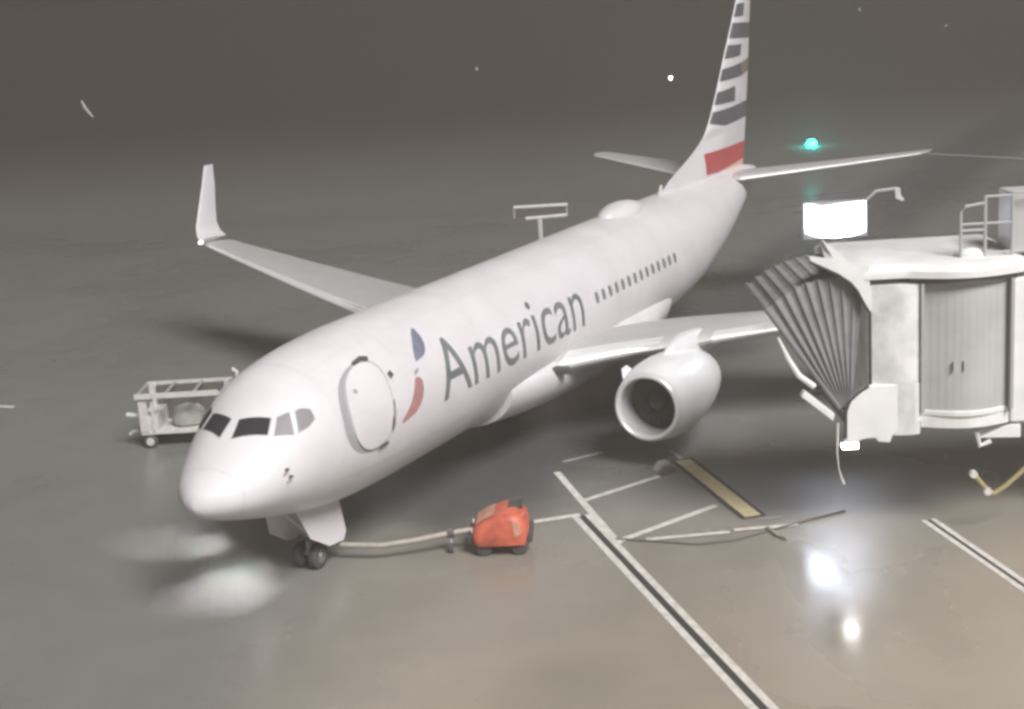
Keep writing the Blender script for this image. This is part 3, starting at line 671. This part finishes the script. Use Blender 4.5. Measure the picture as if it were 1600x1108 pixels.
# ------------------------------------------------------------------ portable floodlight beyond the bridge
fl = thing('floodlight_mast', L(9.35, 46.6, 0), 'glaring white rectangular floodlight on a mast above the bridge canopy', 'floodlight', RZ)
MB().tube([L(9.35, 46.75, 0), L(9.35, 46.75, 5.0)], [.07, .05], 10).build('mast', M_post, fl)
MB().tube([L(8.5, 46.9, .06), L(10.2, 46.9, .06)], .06).build('base_foot', M_post, fl)
MB().tube([L(9.35, 46.1, .06), L(9.35, 47.6, .06)], .06).build('base_foot', M_post, fl)
mb = MB(); lbox(mb, 8.36, 10.32, 46.62, 46.85, 4.9, 6.05); hs = mb.build('lamp_housing', M_post, fl, bevel=.03)
pl = [(8.44, 46.6), (8.7, 46.55), (9.35, 46.5), (10.0, 46.55), (10.25, 46.6)]
mb = MB(); mb.prism([L(8.44, 46.58, 5.98), L(8.62, 46.58, 5.98), L(8.9, 46.58, 5.88), L(9.6, 46.58, 5.94), L(10.25, 46.58, 5.98), L(10.25, 46.58, 5.08), L(9.9, 46.58, 4.98), L(9.35, 46.58, 4.93), L(8.8, 46.58, 4.99), L(8.44, 46.58, 5.14)], E2 * .03); mb.build('lamp_panel', M_panel, fl)
MB().tube([L(10.2, 46.75, 5.9), L(10.6, 46.75, 6.25), L(11.25, 46.75, 6.3)], .05).build('lamp_arm', M_rail, fl)
mb = MB(); mb.prism([L(11.18, 46.7, 6.32), L(11.32, 46.7, 6.32), L(11.36, 46.7, 6.05), L(11.46, 46.7, 5.98), L(11.40, 46.7, 5.9), L(11.2, 46.7, 6.0)], E2 * .1); mb.build('side_lamp', M_cartw, fl)

# ------------------------------------------------------------------ sign frame beyond the fuselage
sf = thing('sign_frame', (31.1, 6.6, 0), 'two-bar frame on a white post standing beyond the fuselage', 'sign frame')
n_ = Vector((.43, -.9, 0)).normalized(); c_ = Vector((31.1, 6.6, 0))
MB().tube([c_, c_ + Vector((0, 0, 3.9))], .11, 10).build('post', M_cartw, sf)
MB().tube([c_ - n_ * 1.0 + Vector((0, 0, 4.33)), c_ + n_ * 1.15 + Vector((0, 0, 4.33))], .08).build('crossbar', M_cartw, sf)
MB().tube([c_ - n_ * .55 + Vector((0, 0, 3.86)), c_ + n_ * 1.1 + Vector((0, 0, 3.92))], .09).build('crossbar', M_cartw, sf)
mb = MB(); mb.box(c_ + n_ * .1 + Vector((0, 0, 4.1)), (2.0, .06, .36), rz=math.atan2(n_.y, n_.x)); mb.build('back_panel', M_cartd, sf)
for k in (-1.0, 1.1):
    MB().tube([c_ + n_ * k + Vector((0, 0, 4.33)), c_ + n_ * k + Vector((0, 0, 3.9))], .05).build('end_bar', M_rail, sf)
MB().box(c_ + Vector((0, 0, .06)), (.6, .6, .12)).build('base_plate', M_post, sf)

# ------------------------------------------------------------------ baggage cart behind the nose
cc = Vector((12.05, 9.75, 0)); cu = Vector((.44, -.9, 0)).normalized(); cv = Vector((.9, .44, 0)).normalized(); crz = math.atan2(cu.y, cu.x)
ct = thing('baggage_cart', cc, 'roofed baggage cart with white posts and a grey bag beside the airliner nose', 'baggage cart', crz)
def cb(u0, u1, v0, v1, z0, z1): return MB().box(cc + cu * (u0 + u1) / 2 + cv * (v0 + v1) / 2 + Vector((0, 0, (z0 + z1) / 2)), (u1 - u0, v1 - v0, z1 - z0), rz=crz)
cb(-1.25, 1.3, -.75, .75, .42, .52).build('deck', M_cartw, ct, bevel=.01)
cb(-1.3, 1.35, .74, .80, 1.60, 1.70).build('roof_edge', M_cartw, ct)
for u0 in (-1.3, -.45, .4, 1.27): cb(u0, u0 + .07, -.8, .74, 1.62, 1.68).build('roof_bar', M_rail, ct)
cb(-1.32, 1.2, -.86, -.80, 1.56, 1.72).build('roof_edge', M_cartw, ct)
for u0, u1 in ((-1.25, -1.0), (-.88, -.80), (1.08, 1.26)):
    for v in (-.78, .72): cb(u0, u1, v, v + .06, .52, 1.64).build('post', M_cartw, ct)
cb(-1.22, -.72, -.74, .7, .52, 1.0).build('end_panel', M_cartw, ct)
cb(-1.0, 1.1, .62, .66, .52, 1.6).build('back_curtain', M_cartd, ct)
for u, v in ((-1.0, -.7), (1.0, -.7), (-1.0, .7), (1.0, .7)):
    w_ = MB().lathe(cc + cu * u + cv * (v - .07) + Vector((0, 0, .21)), cv, [(0, .1), (0, .17), (.03, .21), (.11, .21), (.14, .17), (.14, .1)], 18).build('wheel', M_tyre, ct, smooth=True)
    MB().lathe(cc + cu * u + cv * (v - .08) + Vector((0, 0, .21)), cv, [(0, 0), (0, .12), (.16, .12), (.16, 0)], 14).build('hub', M_cartw, w_)
MB().tube([cc - cu * 1.2 + Vector((0, 0, .42)), cc - cu * 1.65 - cv * .2 + Vector((0, 0, .40)), cc - cu * 1.75 - cv * .2 + Vector((0, 0, .32))], .05).build('tow_hitch', M_cartw, ct)
MB().tube([cc - cu * 1.2 - cv * .5 + Vector((0, 0, .95)), cc - cu * 1.7 - cv * .5 + Vector((0, 0, 1.02))], .08).build('handle_bar', M_cartw, ct)
# upright mast and box at the right-hand end
cb(1.3, 1.62, -.5, .3, .5, 1.7).build('end_box', M_cartw, ct, bevel=.03)
MB().tube([cc + cu * 1.62 + Vector((0, 0, 1.5)), cc + cu * 1.66 + Vector((0, 0, 2.05)), cc + cu * 1.52 + Vector((0, 0, 2.15))], .06).build('end_post', M_cartw, ct)
bg_ = thing('duffel_bag', cc + Vector((0, 0, .52)), 'rounded grey bag lying on the deck of the baggage cart', 'bag', crz)
rg = []
for z, s_ in ((.53, .75), (.6, .97), (.78, 1), (.98, .85), (1.12, .55), (1.2, .1)):
    rg.append([cc + cu * (.1 + .55 * s_ * math.cos(q) * (1 + .08 * math.sin(3 * q))) + cv * (-.1 + .42 * s_ * math.sin(q)) + Vector((.04 * math.sin(2 * q + z * 5), 0, z)) for q in [2 * math.pi * j / 20 for j in range(20)]])
MB().rings(rg).build('bag_body', M_bag, bg_, smooth=True)
MB().tube([cc + cu * -.15 - cv * .1 + Vector((0, 0, 1.15)), cc + cu * .1 - cv * .1 + Vector((0, 0, 1.3)), cc + cu * .35 - cv * .1 + Vector((0, 0, 1.12))], .03).build('bag_handle', M_cartd, bg_)

# ------------------------------------------------------------------ tow bar from nose gear to orange tug
tb = thing('tow_bar', (5.9, -2.75, 0), 'pale curved tow bar reaching from the nose gear to the orange tug', 'tow bar')
MB().tube([(4.15, .1, .42), (4.5, .05, .45), (4.62, -.6, .38), (4.85, -1.45, .38), (5.3, -2.1, .42), (5.9, -2.73, .46), (6.2, -3.1, .47)], .07, 10).build('bar', M_tube, tb, smooth=True)
MB().lathe((4.5, .08, .45), (-.1, -1, 0), [(0, .05), (0, .13), (.16, .13), (.16, .05)], 14).build('coupling', M_cartd, tb)
MB().tube([(5.88, -2.66, .47), (5.93, -2.8, .47)], .13, 12).build('coupling', M_cartd, tb)
MB().tube([(5.88, -2.72, .46), (5.86, -2.74, .12)], .04).build('wheel_leg', M_rail, tb)
MB().lathe((5.80, -2.70, .12), (.48, -.87, 0), [(0, .04), (0, .12), (.1, .12), (.1, .04)], 16).build('wheel', M_tyre, tb, smooth=True)
MB().tube([(4.55, .02, .45), (4.6, .1, .1)], .035).build('wheel_leg', M_rail, tb)
MB().lathe((4.58, .12, .11), (.48, -.87, 0), [(0, .04), (0, .11), (.09, .11), (.09, .04)], 16).build('wheel', M_tyre, tb, smooth=True)

tu = Vector((.40, -.917, 0)).normalized(); tv = Vector((.917, .40, 0)); trz = math.atan2(tu.y, tu.x); tcn = Vector((6.50, -3.80, 0))
tug = thing('tug', tcn, 'small rounded orange-red tug at the end of the tow bar', 'tug', trz)
def TP(u, v, z): return tcn + tu * u * .86 + tv * v * 1.05 + Vector((0, 0, z * .93))
# body: side outline with sloped nose, lofted across and rounded
prof = [(-.74, .26), (-.84, .42), (-.82, .60), (-.70, .78), (-.45, .92), (-.18, 1.03), (.10, 1.12), (.38, 1.13), (.58, 1.04), (.70, .85), (.74, .55), (.68, .26)]
rg = []
for v, s_, dz in ((-.64, .72, -.05), (-.60, .86, -.03), (-.5, .95, -.01), (-.3, 1, 0), (.3, 1, 0), (.5, .95, -.01), (.60, .86, -.03), (.64, .72, -.05)):
    rg.append([TP(u * s_, v, .62 + (z - .62) * s_ + dz) for u, z in prof])
MB().rings(rg).build('body', M_orange, tug, smooth=True, angle=50)
rg = [[TP(u, v, z) for v in (-.4, -.2, 0, .2, .4)] for u, z in ((-.69, .80), (-.45, .935), (-.18, 1.045))]
MB().rings(rg, closed=False, caps=False).build('hood', M_orange2, tug)
MB().rings([[TP(u, v, z) for u, z in ((.30, .96), (.52, .90), (.56, .62), (.36, .52))] for v in (-.655, -.60)]).build('side_panel', M_orange2, tug)
mb = MB(); mb.box(TP(.38, .1, 1.12), (.34, .5, .06), rz=trz); mb.build('seat', M_tyre, tug, bevel=.02)
mb = MB(); mb.box(TP(.56, .1, 1.14), (.07, .5, .12), rz=trz, ry=R(8)); mb.build('backrest', M_tyre, tug, bevel=.02)
for u, v in ((-.5, -.6), (.46, -.6), (-.5, .46), (.46, .46)):
    w_ = MB().lathe(TP(u, v + .05 * (1 if v < 0 else -1), .21), tv, [(0, .1), (0, .16), (.04, .20), (.13, .20), (.17, .16), (.17, .1)], 20).build('wheel', M_tyre, tug, smooth=True)
    MB().lathe(TP(u, v - .01 + .05 * (1 if v < 0 else -1), .21), tv, [(0, 0), (0, .1), (.18, .1), (.18, 0)], 14).build('hub', M_tyre, w_)
mb = MB(); mb.box(TP(.76, 0, .42), (.12, 1.05, .2), rz=trz); mb.build('rear_bumper', M_tyre, tug, bevel=.03)
mb = MB(); mb.box(TP(-.86, 0, .42), (.14, .9, .18), rz=trz); mb.build('front_bumper', M_tyre, tug, bevel=.03)
for v in (-.3, .3):
    MB().lathe(TP(-.80, v, .6), -tu, [(0, .08), (.03, .08), (.031, 0)], 14).build('headlight', M_cartw, tug)

# ------------------------------------------------------------------ small things on the apron
cbp = [(7.75, -6.15, .03), (7.88, -7.2, .03), (7.97, -8.12, .03), (8.51, -8.88, .03), (9.35, -9.45, .03), (10.24, -10.05, .03), (11.17, -10.76, .03)]
tag(MB().tube(cbp, .026, 8).build('power_cable', M_cartd, smooth=True), 'black cable lying in a bend across the fanning white line', 'cable')
tag(MB().tube([(9.45, -9.35, .05), (9.0, -9.75, .05), (8.9, -10.0, .05)], .05, 8).build('hose_end', M_tube, smooth=True), 'short pale hose end lying beside the black cable', 'hose')
ck = thing('wheel_chock', (12.75, -5.62, 0), 'small dark chock pair near the far end of the yellow line', 'chock')
MB().prism([(12.55, -5.5, 0.004), (12.95, -5.8, 0.004), (12.85, -5.75, .2), (12.68, -5.6, .2)], (.14, .18, 0)).build('wedge', M_cartd, ck)
MB().prism([(12.95, -5.2, 0.004), (13.35, -5.5, 0.004), (13.25, -5.45, .2), (13.08, -5.3, .2)], (.14, .18, 0)).build('wedge', M_rail, ck)
MB().tube([(12.8, -5.55, .1), (13.15, -5.3, .1)], .025).build('rope', M_rail, ck)

# ------------------------------------------------------------------ far lamps in the murk
def lamp(name, x, y, z, r_, material, label, cat='lamp', group=None):
    t = thing(name, (x, y, 0), label, cat, group=group)
    MB().tube([(x, y, 0), (x, y, z - r_ * .8)], max(.05, r_ * .25), 8).build('post', M_post, t)
    MB().lathe((x, y, z - r_), (0, 0, 1), [(0, 0), (r_ * .3, r_ * .7), (r_, r_), (r_ * 1.7, r_ * .7), (r_ * 2, 0)], 16).build('lamp_globe', material, t, smooth=True)
def on(gx, gy, k, z=None):      # a point the share k of the way out to a spot on the apron
    p = CAM + (Vector((gx, gy, 0)) - CAM) * k; return p.x, p.y, p.z
lamp('apron_lamp', *on(168.0, 52.3, .965), .27, M_lampw, 'bright round white lamp in the dark beyond the tail, just left of the fin')
lamp('apron_lamp', *on(203.4, 99.1, .97), .24, M_lampf, 'dim whitish lamp in the dark, above the middle of the fuselage')
lamp('apron_lamp', *on(436.9, 94.2, .8), .5, M_lampf, 'dim whitish lamp near the top, right of the tail fin', )
lamp('apron_lamp', *on(297.1, 42.3, .97), .26, M_lampf, 'faintest small lamp, at the top towards the right corner')
lamp('taxiway_lamp', *on(90.6, 12.15, .985), .34, M_green, 'glowing blue-green taxiway lamp above the tailplane')
p = Vector(on(136.2, 121.9, .5))
rg = []
for k in range(7):
    t = k / 6; c1 = p + RT * (-.42 + .62 * t ** 1.5) + Vector((0, 0, .75 - 1.1 * t)); w = .13 * math.sin(math.pi * (.15 + .7 * t))
    rg.append([c1 - RT * w, c1 + F * .02, c1 + RT * w, c1 - F * .05])
tag(MB().rings(rg).build('blown_scrap', M_paper, smooth=True), 'small curved pale scrap blowing in the dark at upper left', 'scrap')

# ------------------------------------------------------------------ rain haze over the whole apron
hm = bpy.data.materials.new('haze'); hm.use_nodes = True; hn = hm.node_tree; hn.nodes.clear()
out = hn.nodes.new('ShaderNodeOutputMaterial'); pv = hn.nodes.new('ShaderNodeVolumePrincipled')
pv.inputs['Color'].default_value = (.385, .355, .330, 1); pv.inputs['Density'].default_value = .0082; pv.inputs['Anisotropy'].default_value = .5
hn.links.new(pv.outputs[0], out.inputs['Volume'])
mb = MB(); mb.box((600, 0, 6.2), (1900, 2000, 14.4)); hz = mb.build('haze', hm); tag(hz, 'thin rain haze over the apron', kind='stuff')
